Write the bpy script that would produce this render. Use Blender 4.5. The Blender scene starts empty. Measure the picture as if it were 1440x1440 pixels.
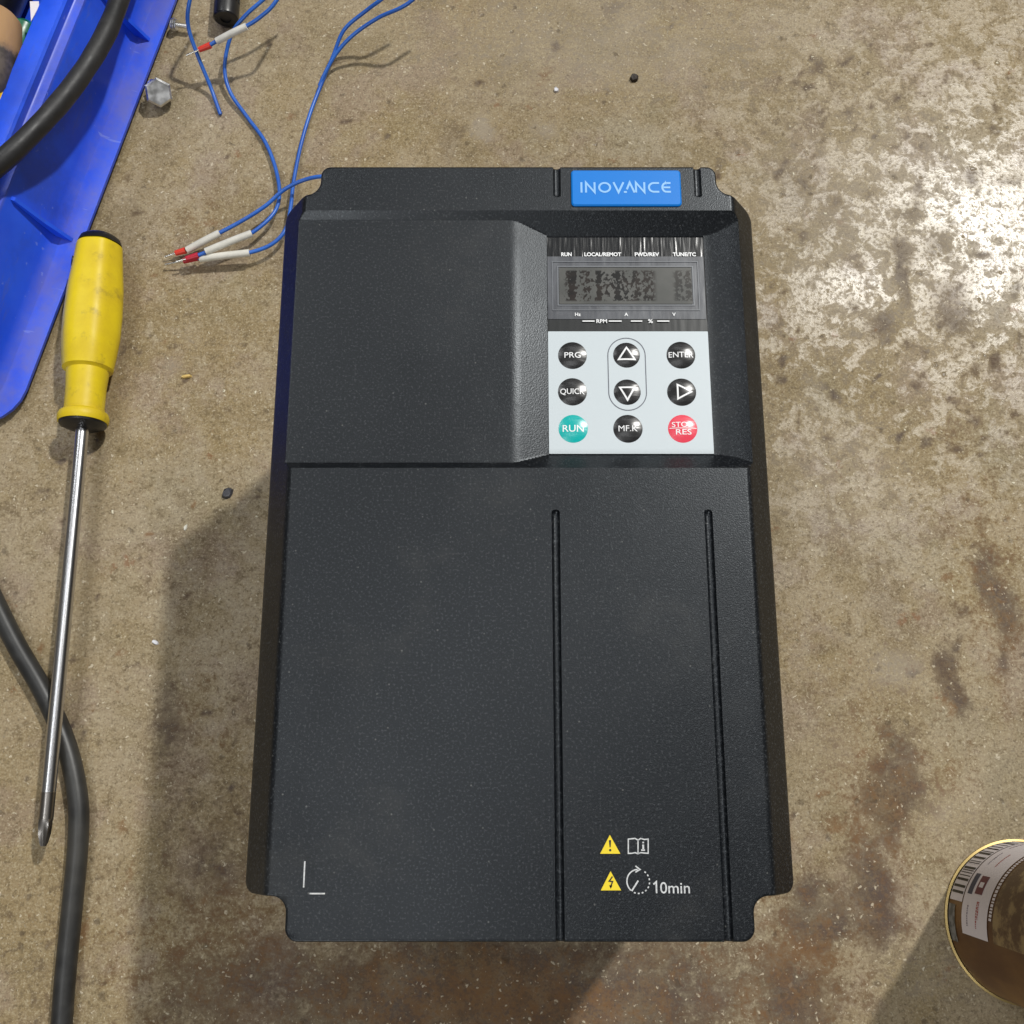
import bpy, bmesh, math, random
import numpy as np
from mathutils import Vector, Matrix, noise
R = math.radians
random.seed(7); rng = np.random.default_rng(7)
S = bpy.context.scene
COL = S.collection

# ------------------------------------------------------------------ camera
FPX = 1443.0                       # focal length in pixels of the 1440 px photograph
TILT = R(14.3)
HF = 0.220                         # height of the drive's front face above the floor
CZ = HF + 0.417
cam_d = bpy.data.cameras.new('camera'); cam = bpy.data.objects.new('camera', cam_d); COL.objects.link(cam)
cam_d.sensor_fit = 'HORIZONTAL'; cam_d.sensor_width = 36.0
cam_d.lens = 36.0 * FPX / 1440.0
cam_d.clip_start = 0.01; cam_d.clip_end = 60.0
cam.location = (0, 0, CZ); cam.rotation_euler = (TILT, 0, 0)
S.camera = cam
# ------------------------------------------------------------------ world and lamps
W = bpy.data.worlds.new('World'); S.world = W; W.use_nodes = True
bg = W.node_tree.nodes['Background']; bg.inputs[0].default_value = (1.0, 0.95, 0.86, 1); bg.inputs[1].default_value = 0.10
def area(name, loc, target, sx, sy, power, color, shape='RECTANGLE', spread=None):
    d = bpy.data.lights.new(name, 'AREA'); d.shape = shape; d.size = sx
    if shape in ('RECTANGLE', 'ELLIPSE'): d.size_y = sy
    d.energy = power; d.color = color
    o = bpy.data.objects.new(name, d); COL.objects.link(o); o.location = loc
    o.rotation_euler = (Vector(target) - Vector(loc)).to_track_quat('-Z', 'Y').to_euler()
    return o
area('high_bay_lamp', (2.08, 2.50, 4.2), (0, .15, 0), .20, .20, 202, (1.0, .985, .94), 'DISK')
area('front_lamp', (-.70, -2.0, 1.76), (-.05, .2, .2), .40, .2, 17, (.97, .99, 1.0))
area('side_lamp', (-1.75, 2.0, 3.6), (-.3, .3, 0), 1.4, .6, 24, (.97, .99, 1.0))
for x, y, p in ((.2, 2.9, 7), (.0, .5, 8), (-.75, -.45, 14), (1.9, 1.2, 4)):
    area('fill_lamp', (x, y, 3.6), (x * .35, y * .35, 0), 1.3, .35, p, (.97, .99, 1.0))  # unseen overhead fill, added for ambient light and reflections on the cover
vs = S.view_settings
S.display_settings.display_device = 'sRGB'
vs.view_transform = 'Standard'; vs.look = 'None'; vs.exposure = 0.0; vs.gamma = 1.0; vs.use_curve_mapping = False

# ------------------------------------------------------------------ helpers
_s, _c = math.sin(TILT), math.cos(TILT)
def at(px, py, z):
    """the point at height z (m) that the camera ray through photo pixel (px, py) meets"""
    dx, dy = (px - 720) / FPX, -(py - 720) / FPX
    d = (dx, dy * _c + _s, dy * _s - _c)
    t = (z - CZ) / d[2]
    return Vector((d[0] * t, d[1] * t, z))

class N:
    """tiny node-tree builder"""
    def __init__(s, name):
        s.m = bpy.data.materials.new(name); s.m.use_nodes = True
        s.t = s.m.node_tree; s.b = s.t.nodes['Principled BSDF']
        s._tc = None
    def new(s, typ, **kw):
        n = s.t.nodes.new(typ)
        for k, v in kw.items(): setattr(n, k, v)
        return n
    def put(s, sock, v):
        if isinstance(v, bpy.types.NodeSocket): s.t.links.new(v, sock)
        elif isinstance(v, tuple) and len(v) == 3 and sock.type == 'RGBA': sock.default_value = (*v, 1)
        else: sock.default_value = v
    def set(s, **kw):
        for k, v in kw.items():
            s.put(s.b.inputs[k.replace('_', ' ')], v)
        return s
    def coord(s, scale=(1, 1, 1), rot=(0, 0, 0)):
        if s._tc is None: s._tc = s.new('ShaderNodeTexCoord')
        mp = s.new('ShaderNodeMapping'); s.put(mp.inputs['Vector'], s._tc.outputs['Object'])
        mp.inputs['Scale'].default_value = scale; mp.inputs['Rotation'].default_value = rot
        return mp.outputs[0]
    def noise(s, scale, detail=4, rough=.55, vec=None, dist=0):
        n = s.new('ShaderNodeTexNoise'); n.inputs['Scale'].default_value = scale
        n.inputs['Detail'].default_value = detail; n.inputs['Roughness'].default_value = rough
        n.inputs['Distortion'].default_value = dist
        s.put(n.inputs['Vector'], vec if vec is not None else s.coord()); return n.outputs['Fac']
    def voro(s, scale, vec=None, out='Distance', feat='F1'):
        n = s.new('ShaderNodeTexVoronoi'); n.feature = feat; n.inputs['Scale'].default_value = scale
        s.put(n.inputs['Vector'], vec if vec is not None else s.coord()); return n.outputs[out]
    def ramp(s, v, a, b, va=0., vb=1.):
        n = s.new('ShaderNodeMapRange'); n.interpolation_type = 'SMOOTHSTEP'
        s.put(n.inputs['Value'], v); n.inputs['From Min'].default_value = a; n.inputs['From Max'].default_value = b
        n.inputs['To Min'].default_value = va; n.inputs['To Max'].default_value = vb
        return n.outputs['Result']
    def math(s, op, a, b=0.):
        n = s.new('ShaderNodeMath', operation=op); n.use_clamp = False
        s.put(n.inputs[0], a); s.put(n.inputs[1], b); return n.outputs[0]
    def mix(s, f, a, b):
        n = s.new('ShaderNodeMix', data_type='RGBA')
        s.put(n.inputs['Factor'], f); s.put(n.inputs['A'], a) if False else None
        s.put(n.inputs[6], a); s.put(n.inputs[7], b); return n.outputs[2]
    def attr(s, name):
        n = s.new('ShaderNodeAttribute'); n.attribute_name = name; return n.outputs['Fac']
    def bump(s, h, strength=.3, dist=.001, prev=None):
        n = s.new('ShaderNodeBump'); n.inputs['Strength'].default_value = strength; n.inputs['Distance'].default_value = dist
        s.put(n.inputs['Height'], h)
        if prev is not None: s.put(n.inputs['Normal'], prev)
        s.put(s.b.inputs['Normal'], n.outputs[0]); return n.outputs[0]

def mesh_obj(name, verts, faces, mat, parent=None, smooth=None, fm=None):
    me = bpy.data.meshes.new(name); me.from_pydata([tuple(v) for v in verts], [], faces)
    mats = mat if isinstance(mat, (list, tuple)) else [mat]
    for m in mats: me.materials.append(m)
    if fm is not None: me.polygons.foreach_set('material_index', fm)
    if smooth is not None:
        me.polygons.foreach_set('use_smooth', [True] * len(me.polygons))
        if smooth < 180: me.set_sharp_from_angle(angle=R(smooth))
    me.update(); me.validate()
    o = bpy.data.objects.new(name, me); COL.objects.link(o)
    if parent is not None: o.parent = parent
    return o
def tag(o, label, cat, group=None, kind=None):
    o['label'] = label; o['category'] = cat
    if group: o['group'] = group
    if kind: o['kind'] = kind
    return o
def thing(name, label, cat, loc=(0, 0, 0), rz=0., group=None):
    o = bpy.data.objects.new(name, None); COL.objects.link(o); o.empty_display_size = .02
    o.location = loc; o.rotation_euler = (0, 0, rz); return tag(o, label, cat, group)

class MB:
    """collects shapes that form one mesh"""
    def __init__(s): s.v = []; s.f = []; s.m = []
    def add(s, vs_, fs, mi=0):
        o = len(s.v); s.v += [tuple(v) for v in vs_]; s.f += [tuple(i + o for i in f) for f in fs]; s.m += [mi] * len(fs); return s
    def poly(s, pts, z, h=0., mi=0):
        n = len(pts); top = [(x, y, z + h) for x, y in pts]
        if h == 0: return s.add(top, [tuple(range(n))], mi)
        return s.add(top + [(x, y, z) for x, y in pts], [tuple(range(n))] + [(i, i + n, (i + 1) % n + n, (i + 1) % n) for i in range(n)], mi)
    def stroke(s, pts, w, z, h=0., mi=0, closed=False):
        """flat line of width w along 2-D points with mitred corners"""
        P = [Vector(p) for p in pts]; n = len(P); L = []; Rr = []
        for i in range(n):
            a = P[i - 1] if (i or closed) else None; b = P[(i + 1) % n] if (i < n - 1 or closed) else None
            d1 = (P[i] - a).normalized() if a is not None else (b - P[i]).normalized()
            d2 = (b - P[i]).normalized() if b is not None else d1
            t = d1 + d2
            t = t.normalized() if t.length > 1e-6 else d1
            nn = Vector((-t.y, t.x)); k = w / 2 / max(.35, nn.dot(Vector((-d1.y, d1.x))))
            L.append(P[i] + nn * k); Rr.append(P[i] - nn * k)
        for i in range(n if closed else n - 1):
            j = (i + 1) % n
            s.poly([tuple(Rr[i]), tuple(Rr[j]), tuple(L[j]), tuple(L[i])], z, h, mi)
        return s
    def lathe(s, prof, seg=32, mi=0, M=None, capa=True, capb=True):
        """prof: (radius, height) along local z"""
        vv = []; ff = []
        for r, z in prof:
            for k in range(seg):
                a = 2 * math.pi * k / seg; vv.append(Vector((r * math.cos(a), r * math.sin(a), z)))
        for i in range(len(prof) - 1):
            for k in range(seg):
                k2 = (k + 1) % seg; ff.append((i * seg + k, i * seg + k2, (i + 1) * seg + k2, (i + 1) * seg + k))
        if capa: ff.append(tuple(range(seg - 1, -1, -1)))
        if capb: ff.append(tuple((len(prof) - 1) * seg + k for k in range(seg)))
        if M is not None: vv = [M @ v for v in vv]
        return s.add(vv, ff, mi)
    def box(s, x0, x1, y0, y1, z0, z1, mi=0, M=None):
        vv = [Vector((x, y, z)) for z in (z0, z1) for x, y in ((x0, y0), (x1, y0), (x1, y1), (x0, y1))]
        if M is not None: vv = [M @ v for v in vv]
        return s.add(vv, [(3, 2, 1, 0), (4, 5, 6, 7), (0, 1, 5, 4), (1, 2, 6, 5), (2, 3, 7, 6), (3, 0, 4, 7)], mi)
    def build(s, name, mat, parent=None, smooth=None):
        return mesh_obj(name, s.v, s.f, mat, parent, smooth, s.m)

def spline(pts, step=.004):
    P = [Vector(p) for p in pts]; P = [2 * P[0] - P[1]] + P + [2 * P[-1] - P[-2]]; out = []
    for i in range(1, len(P) - 2):
        a, b, c, d = P[i - 1:i + 3]; n = max(2, int((c - b).length / step))
        for k in range(n):
            t = k / n
            out.append(.5 * ((2 * b) + (c - a) * t + (2 * a - 5 * b + 4 * c - d) * t * t + (3 * b - a - 3 * c + d) * t ** 3))
    out.append(P[-2]); return out
def tube(mb, pts, r, seg=12, mi=0, step=.004, raw=False, cap=True):
    P = pts if raw else spline(pts, step); n = len(P); up = Vector((0, 0, 1)); vv = []; ff = []
    for i, p in enumerate(P):
        t = (P[min(i + 1, n - 1)] - P[max(i - 1, 0)]).normalized()
        sx = t.cross(up); sx = sx.normalized() if sx.length > 1e-4 else Vector((1, 0, 0)); sy = sx.cross(t).normalized()
        rr = r(i / (n - 1)) if callable(r) else r
        for k in range(seg):
            a = 2 * math.pi * k / seg; vv.append(p + sx * (rr * math.cos(a)) + sy * (rr * math.sin(a)))
    for i in range(n - 1):
        for k in range(seg):
            k2 = (k + 1) % seg; ff.append((i * seg + k, (i + 1) * seg + k, (i + 1) * seg + k2, i * seg + k2))
    if cap: ff.append(tuple(range(seg))); ff.append(tuple((n - 1) * seg + k for k in range(seg - 1, -1, -1)))
    mb.add(vv, ff, mi); return P

def text(mb, body, cx, cy, h, z, mi=0, bold=0., squeeze=1., spacing=1.0, width=None, zf=None):
    """flat lettering of cap height h centred on (cx, cy)"""
    cu = bpy.data.curves.new('lettering', 'FONT'); cu.body = body; cu.size = 1; cu.offset = bold; cu.space_character = spacing
    cu.resolution_u = 4
    o = bpy.data.objects.new('lettering', cu); COL.objects.link(o)
    dg = bpy.context.evaluated_depsgraph_get(); me = bpy.data.meshes.new_from_object(o.evaluated_get(dg))
    vv = np.array([v.co[:] for v in me.vertices]); me.calc_loop_triangles(); ff = [tuple(p.vertices) for p in me.loop_triangles]
    bpy.data.objects.remove(o); bpy.data.curves.remove(cu); bpy.data.meshes.remove(me)
    lo, hi = vv[:, :2].min(0), vv[:, :2].max(0); k = h / .70
    kx = k * squeeze if width is None else width / (hi[0] - lo[0])
    base = 0.35
    out = [((x - (lo[0] + hi[0]) / 2) * kx + cx, (y - base) * k + cy, z) for x, y, _ in vv]
    if zf: out = [(x, y, zf(x, y)) for x, y, _ in out]
    mb.add(out, ff, mi)

# ------------------------------------------------------------------ materials
def plain(name, col, rough=.5, metal=0., spec=.5, **kw):
    n = N(name); n.set(Base_Color=col, Roughness=rough, Metallic=metal, Specular_IOR_Level=spec, **kw); return n
def worn(name, col, rough=.5, var=.25, scale=60, metal=0., bump=0., bscale=400, spec=.5, dust=None, dustamt=.0):
    n = N(name); f = n.noise(scale, 5, .6)
    c = n.mix(n.ramp(f, .3, .7), tuple(v * (1 - var) for v in col), tuple(min(1, v * (1 + var)) for v in col))
    if dust: c = n.mix(n.ramp(n.noise(scale * .6, 6, .7), .5, .75, 0, dustamt), c, dust)
    n.set(Base_Color=c, Roughness=n.ramp(n.noise(scale * 1.7, 4), .3, .7, rough - .08, rough + .1), Metallic=metal, Specular_IOR_Level=spec)
    if bump: n.bump(n.noise(bscale, 3), bump, .0005)
    return n.m

# textured black moulding of the drive
n = N('moulded_black_plastic')
g = n.noise(1700, 1.5, .5); g2 = n.noise(7, 4, .5); g3 = n.noise(1000, 2, .6)
dustv = n.voro(420, out='Color'); sep = n.new('ShaderNodeSeparateColor'); n.put(sep.inputs[0], dustv)
dd = n.voro(420)
speck = n.math('MULTIPLY', n.ramp(sep.outputs[0], .965, .975), n.ramp(dd, .08, .22, 1, 0))
c = n.mix(n.ramp(g2, .3, .7), (.0042, .0054, .0074), (.0062, .0074, .0096))
c = n.mix(n.ramp(g3, .54, .70, 0, .75), c, (.044, .048, .053))
c = n.mix(n.ramp(g3, .32, .44, .8, 0), c, (.002, .0025, .003))
scr = n.ramp(n.noise(160, 2, .5, n.coord((1, .02, 1), (0, 0, .35))), .73, .76); scr2 = n.ramp(n.noise(120, 2, .5, n.coord((.03, 1, 1), (0, 0, .2))), .74, .77)
c = n.mix(n.math('MULTIPLY', n.math('MULTIPLY', n.math('MAXIMUM', scr, scr2), n.ramp(n.noise(9, 3), .48, .62)), .5), c, (.06, .062, .066))
c = n.mix(n.ramp(n.noise(14, 7, .75), .52, .72, 0, .22), c, (.055, .053, .048))
c = n.mix(n.math('MULTIPLY', speck, .40), c, (.20, .20, .19))
n.set(Base_Color=c, Roughness=n.math('ADD', n.ramp(g2, .32, .68, .32, .42), n.math('MULTIPLY', n.ramp(n.noise(26, 6, .7, n.coord((1, .5, 1), (0, 0, .7))), .50, .68), .07)), Specular_IOR_Level=.41, Specular_Tint=(.89, .945, 1.0))
n.bump(g, .34, .00024)
M_COVER = n.m
M_HOUSING = worn('housing_plastic', (.012, .012, .014), .55, bump=.2)
M_BADGE = plain('blue_badge_plastic', (.002, .195, .68), .34, spec=.3).m
n = N('badge_print'); n.set(Base_Color=(.25, .52, .90), Roughness=.4); M_BADGETXT = n.m
n = N('white_print'); n.set(Base_Color=n.mix(n.ramp(n.noise(900), .3, .6), (.42, .43, .44), (.62, .63, .64)), Roughness=.6); M_PRINT = n.m
M_KWHITE = plain('keypad_print_white', (.86, .87, .88), .4).m
n = N('keypad_white_film'); n.set(Base_Color=(.585, .645, .68), Roughness=.28, Specular_IOR_Level=.4)
n.bump(n.noise(55, 2), .05, .001); M_FILMW = n.m
n = N('keypad_black_film')
fv = n.coord((1, .05, 1)); st = n.noise(520, 3, .7, fv); st2 = n.noise(95, 2, .5, n.coord((1, .35, 1)))
c = n.mix(n.math('MULTIPLY', n.ramp(st, .62, .72), n.ramp(st2, .48, .66)), (.008, .009, .011), (.05, .054, .06))
n.set(Base_Color=c, Roughness=.25); n.bump(st, .30, .0004); M_FILMB = n.m
n = N('unit_strip_black'); n.set(Base_Color=(.016, .018, .019), Roughness=.3); n.bump(n.noise(300, 2, .5, n.coord((1, .1, 1))), .08, .0004); M_FILMU = n.m
n = N('hazy_protective_film')
c = n.mix(n.ramp(n.noise(160, 4, .6, n.coord((1, .3, 1))), .3, .75), (.050, .054, .066), (.105, .112, .128))
n.set(Base_Color=c, Roughness=.42); n.bump(n.noise(300, 3, .6, n.coord((1, .3, 1))), .2, .0004); M_HAZE = n.m
M_HAZEEDGE = plain('film_edge', (.17, .18, .20), .35).m
n = N('display_glass')
colm = n.noise(230, 1.5, .5, n.coord((1, .02, 1))); fine = n.noise(620, 4, .62, n.coord((1, .75, 1)))
thr = n.math('ADD', n.math('MULTIPLY', colm, 1.0), n.math('MULTIPLY', fine, 1.25))
zc = n.new('ShaderNodeSeparateXYZ'); n.put(zc.inputs[0], n.coord())
mx = n.math('MULTIPLY', n.ramp(zc.outputs[0], .0190, .0225), n.math('MAXIMUM', n.ramp(zc.outputs[0], .0600, .0630, 1, 0), n.ramp(zc.outputs[0], .0690, .0715, 0, .75)))
my = n.math('MULTIPLY', n.ramp(zc.outputs[1], .2055, .2066), n.ramp(zc.outputs[1], .2205, .2216, 1, 0))
dk = n.math('MULTIPLY', n.ramp(thr, 1.09, 1.13), n.math('MULTIPLY', mx, my))
c = n.mix(n.ramp(n.noise(60), .3, .7), (.088, .090, .086), (.118, .118, .112))
c = n.mix(n.math('MULTIPLY', dk, .92), c, n.mix(n.ramp(n.noise(90), .4, .6), (.004, .004, .005), (.020, .014, .012)))
n.set(Base_Color=c, Roughness=.3, Specular_IOR_Level=.22); M_LCD = n.m
def glossy_key(name, col):
    n = N(name); n.set(Base_Color=col, Roughness=.25, Specular_IOR_Level=.5)
    n.bump(n.noise(230, 2, .5, n.coord((.5, 1.6, 1))), .11, .001); return n.m
M_KEYB = glossy_key('key_black', (.013, .013, .014)); M_KEYG = glossy_key('key_teal', (.0, .42, .40)); M_KEYR = glossy_key('key_red', (.78, .06, .10))
M_LINE = plain('keypad_line_grey', (.09, .10, .13), .4).m
M_YELLOW = plain('sticker_yellow', (.82, .62, .02), .45).m
M_INK = plain('ink_black', (.010, .009, .008), .5).m

# ------------------------------------------------------------------ floor
FN = N('oily_concrete')
n = FN
o1 = n.noise(5, 7, .6); o2 = n.noise(22, 6, .65); o3 = n.noise(85, 6, .68, dist=.5); o4 = n.noise(330, 4, .7); o5 = n.noise(760, 2, .6)
wv = n.new('ShaderNodeVectorMath', operation='MULTIPLY_ADD'); nz = n.new('ShaderNodeTexNoise'); nz.inputs['Scale'].default_value = 260; nz.inputs['Detail'].default_value = 3
n.put(nz.inputs['Vector'], n.coord()); n.put(wv.inputs[0], nz.outputs['Color']); wv.inputs[1].default_value = (.006, .006, .006); n.put(wv.inputs[2], n.coord()); WV = wv.outputs[0]
stain_shade, rust, wet, pale = (n.attr(a) for a in ('stain_shade', 'rust', 'wet', 'pale'))
c = n.mix(n.ramp(o1, .36, .64), (.285, .212, .112), (.338, .270, .176))
c = n.mix(n.ramp(o2, .44, .62, 0, .55), c, (.240, .184, .100))
c = n.mix(n.ramp(n.noise(9, 5, .6, n.coord((1, 1, 1), (0, 0, .6))), .52, .66, 0, .45), c, (.262, .224, .146))
c = n.mix(n.ramp(n.noise(13, 5, .7, n.coord((1, 1, 1), (0, 0, 1.6))), .54, .66, 0, .22), c, (.300, .215, .080))
c = n.mix(n.ramp(n.noise(17, 5, .65, n.coord((1, 1, 1), (0, 0, 2.3))), .50, .64, 0, .50), c, (.275, .205, .158))
c = n.mix(n.ramp(n.noise(11, 6, .7, n.coord((1, .6, 1), (0, 0, .3))), .54, .64, 0, .40), c, (.170, .122, .082))
c = n.mix(n.ramp(o3, .54, .66, 0, .50), c, (.140, .102, .058))
c = n.mix(n.ramp(o3, .32, .44, .35, 0), c, (.420, .350, .230))
c = n.mix(n.ramp(o4, .53, .64, 0, .50), c, (.120, .090, .050))
c = n.mix(n.ramp(o4, .36, .46, .42, 0), c, (.47, .40, .27))
c = n.mix(n.ramp(o5, .55, .66, 0, .40), c, (.110, .082, .046))
c = n.mix(n.ramp(o5, .34, .45, .40, 0), c, (.50, .43, .30))
rs = n.ramp(n.noise(34, 5, .7), .64, .71)
c = n.mix(n.math('MULTIPLY', rs, .60), c, (.20, .085, .035))
br = n.math('ADD', n.math('MULTIPLY', o3, .55), n.math('MULTIPLY', o4, .45))
brc = n.math('MULTIPLY', n.math('SUBTRACT', br, .5), 2.2)
stm = n.math('MULTIPLY', n.ramp(n.math('ADD', stain_shade, n.math('MULTIPLY', brc, .9)), .16, .78), n.ramp(n.math('ADD', n.math('MULTIPLY', o4, .6), n.math('MULTIPLY', n.noise(48, 5, .7), .6)), .50, .72, 1., .55))
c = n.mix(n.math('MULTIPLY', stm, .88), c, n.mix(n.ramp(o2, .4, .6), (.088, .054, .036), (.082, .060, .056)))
c = n.mix(n.math('MULTIPLY', n.ramp(n.math('ADD', pale, brc), .3, .8), .55), c, (.352, .305, .245))
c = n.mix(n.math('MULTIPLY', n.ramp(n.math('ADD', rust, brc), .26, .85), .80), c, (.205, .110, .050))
# mineral grains: pale and shiny, some dark
vc = n.voro(300, WV, 'Color'); vd = n.voro(300, WV); sp = n.new('ShaderNodeSeparateColor'); n.put(sp.inputs[0], vc)
grain = n.math('MULTIPLY', n.ramp(sp.outputs[0], .86, .90), n.ramp(vd, .14, .32, 1, 0))
vc2 = n.voro(150, WV, 'Color'); vd2 = n.voro(150, WV); sp2 = n.new('ShaderNodeSeparateColor'); n.put(sp2.inputs[0], vc2)
chip = n.math('MULTIPLY', n.ramp(sp2.outputs[0], .955, .965), n.ramp(vd2, .08, .17, 1, 0))
pit = n.math('MULTIPLY', n.ramp(sp2.outputs[1], .93, .95), n.ramp(vd2, .08, .40, 1, 0))
c = n.mix(n.math('MULTIPLY', pit, .55), c, (.085, .062, .042))
vc3 = n.voro(560, WV, 'Color'); vd3 = n.voro(560, WV); sp3 = n.new('ShaderNodeSeparateColor'); n.put(sp3.inputs[0], vc3)
g3 = n.math('MULTIPLY', n.ramp(sp3.outputs[0], .84, .88), n.ramp(vd3, .16, .36, 1, 0)); d3 = n.math('MULTIPLY', n.ramp(sp3.outputs[1], .84, .88), n.ramp(vd3, .18, .40, 1, 0))
c = n.mix(n.math('MULTIPLY', g3, .60), c, (.60, .52, .38))
c = n.mix(n.math('MULTIPLY', d3, .55), c, (.105, .078, .046))
c = n.mix(n.math('MULTIPLY', grain, .75), c, (.62, .54, .40))
c = n.mix(n.math('MULTIPLY', chip, .85), c, (.74, .68, .52))
rough_patch = n.ramp(n.math('SUBTRACT', n.math('ADD', n.math('MULTIPLY', o2, .5), n.math('MULTIPLY', o3, .9)), n.math('MULTIPLY', wet, .07)), .64, .74)
ro = n.math('ADD', .335, n.math('ADD', n.math('MULTIPLY', rough_patch, .18), n.math('ADD', n.ramp(o4, .50, .62, 0, .20), n.math('MULTIPLY', stain_shade, .15))))
ro = n.math('SUBTRACT', ro, n.math('MULTIPLY', wet, .085))
n.set(Base_Color=c, Roughness=ro, Specular_IOR_Level=n.math('MAXIMUM', .08, n.math('SUBTRACT', n.math('SUBTRACT', n.math('ADD', .31, n.math('MULTIPLY', wet, .25)), n.math('MULTIPLY', rough_patch, .20)), n.math('MULTIPLY', stain_shade, .35))))
b1 = n.bump(o3, .12, .0016); b2 = n.bump(o4, .22, .0006, b1)
n.bump(n.math('SUBTRACT', n.math('ADD', grain, n.math('MULTIPLY', chip, 2.)), n.math('MULTIPLY', pit, 1.6)), .5, .0006, b2)
M_FLOOR = n.m

def build_floor():
    core = np.arange(-.42, .4201, .004); xs = np.concatenate([[-6, -3, -1.5, -.8, -.55], core, [.55, .8, 1.5, 3, 6]])
    core = np.arange(-.20, .6001, .004); ys = np.concatenate([[-6, -3, -1.5, -.7, -.35], core, [.75, 1.2, 2, 3.5, 6]])
    X, Y = np.meshgrid(xs, ys); nx, ny = len(xs), len(ys)
    V = np.stack([X.ravel(), Y.ravel(), np.zeros(nx * ny)], 1)
    idx = np.arange(nx * ny).reshape(ny, nx)
    F = np.stack([idx[:-1, :-1].ravel(), idx[:-1, 1:].ravel(), idx[1:, 1:].ravel(), idx[1:, :-1].ravel()], 1)
    o = mesh_obj('floor', V.tolist(), F.tolist(), M_FLOOR)
    o['kind'] = 'structure'
    wob = np.array([[noise.noise(Vector((x * 28, y * 28, 1))), noise.noise(Vector((x * 28, y * 28, 9)))] for x, y, _ in V]) * .011
    wob += np.array([[noise.noise(Vector((x * 90, y * 90, 4))), noise.noise(Vector((x * 90, y * 90, 7)))] for x, y, _ in V]) * .005
    P = V[:, :2] + wob
    def field(spots):
        f = np.zeros(len(V))
        for px, py, rx, ry, a, s in spots:
            q = at(px, py, 0); k = .445 / 1000
            d = P - np.array([q.x, q.y]); ca, sa = math.cos(a), math.sin(a)
            u = (d[:, 0] * ca + d[:, 1] * sa) / (rx * k); v = (-d[:, 0] * sa + d[:, 1] * ca) / (ry * k)
            f = np.maximum(f, s * np.exp(-(u * u + v * v) * .7))
        return f
    rs_ = random.Random(21); SPOTS = [(rs_.uniform(1080, 1440), rs_.uniform(60, 640), rs_.uniform(4, 9), rs_.uniform(4, 10), rs_.uniform(0, 3), rs_.uniform(.6, 1.1)) for _ in range(75)]
    SPOTS += [(rs_.uniform(0, 1440), rs_.uniform(0, 1440), rs_.uniform(3, 8), rs_.uniform(3, 10), rs_.uniform(0, 3), rs_.uniform(.5, 1.0)) for _ in range(230)]
    stain_shade = field([(1262, 390, 9, 42, 0, 1), (1264, 350, 18, 20, 0, 1), (1235, 462, 34, 22, 0, .8), (1340, 440, 30, 40, .3, .75), (1320, 350, 25, 22, 0, .6),
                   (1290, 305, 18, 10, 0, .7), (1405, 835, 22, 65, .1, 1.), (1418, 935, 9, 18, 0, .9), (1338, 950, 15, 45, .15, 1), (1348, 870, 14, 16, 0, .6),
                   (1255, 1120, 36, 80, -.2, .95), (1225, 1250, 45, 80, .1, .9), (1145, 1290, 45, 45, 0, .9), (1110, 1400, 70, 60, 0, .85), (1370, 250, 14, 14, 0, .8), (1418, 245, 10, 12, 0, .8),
                   (1225, 625, 22, 40, 0, .25), (700, 1410, 300, 80, 0, 1.1), (540, 1390, 120, 60, 0, .8), (900, 1390, 120, 40, 0, .6), (350, 1390, 150, 90, .3, .7), (300, 1220, 80, 130, 0, .5),  # widest entries paint the drive's shade below it, on top of real dirt
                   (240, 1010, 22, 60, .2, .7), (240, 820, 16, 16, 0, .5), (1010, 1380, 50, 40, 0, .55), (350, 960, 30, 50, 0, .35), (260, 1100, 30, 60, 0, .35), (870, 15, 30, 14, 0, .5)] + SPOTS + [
                   (1180, 130, 60, 60, 0, .3), (1100, 180, 50, 30, .4, .35), (1270, 130, 30, 30, 0, .4), (1010, 175, 28, 14, 0, .4), (60, 1300, 50, 90, 0, .25), (80, 1380, 160, 130, 0, .26), (200, 1180, 90, 160, 0, .2), (30, 700, 30, 40, 0, .2)])  # broad faint entries darken the floor towards the lower left
    rust = field([(rs_.uniform(0, 1440), rs_.uniform(0, 1440), rs_.uniform(3, 7), rs_.uniform(3, 7), 0, rs_.uniform(.6, 1.)) for _ in range(60)] + [(130, 1310, 5, 24, -.25, 1), (186, 1235, 5, 26, -.1, .95), (170, 1160, 5, 12, -.6, .6), (355, 238, 8, 8, 0, .7), (290, 305, 14, 6, 0, .6), (1330, 985, 12, 16, 0, .8),
                  (1165, 1120, 24, 5, 0, .8), (1170, 1175, 10, 14, 0, .8), (1215, 1130, 14, 10, .4, .7), (262, 842, 6, 6, 0, 1), (770, 105, 9, 14, -.4, .7), (50, 905, 4, 10, 0, .8),
                  (1372, 790, 8, 8, 0, .8), (1340, 812, 8, 5, 0, .7), (1415, 735, 8, 6, 0, .7), (225, 385, 6, 6, 0, .6), (1120, 1160, 10, 20, 0, .5), (1130, 1340, 35, 50, 0, .6), (1235, 1150, 90, 210, 0, .44), (1120, 1340, 110, 100, 0, .52), (700, 1405, 340, 70, 0, .6), (1400, 850, 70, 190, 0, .42), (320, 1350, 180, 120, 0, .46), (1050, 1400, 120, 60, 0, .5), (1330, 1080, 60, 90, 0, .36), (280, 1010, 60, 110, 0, .3), (1350, 620, 60, 90, 0, .28), (290, 300, 60, 60, 0, .3), (760, 130, 60, 90, 0, .28), (1290, 950, 90, 120, 0, .28), (470, 60, 40, 40, 0, .25), (1190, 700, 60, 60, 0, .28), (1290, 1060, 20, 30, 0, .5), (1200, 1180, 30, 50, .2, .55), (1060, 1400, 50, 40, 0, .6), (560, 1350, 70, 30, 0, .45), (330, 1330, 60, 60, 0, .4), (800, 1420, 60, 30, 0, .5), (1000, 1350, 40, 20, 0, .5)])
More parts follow.
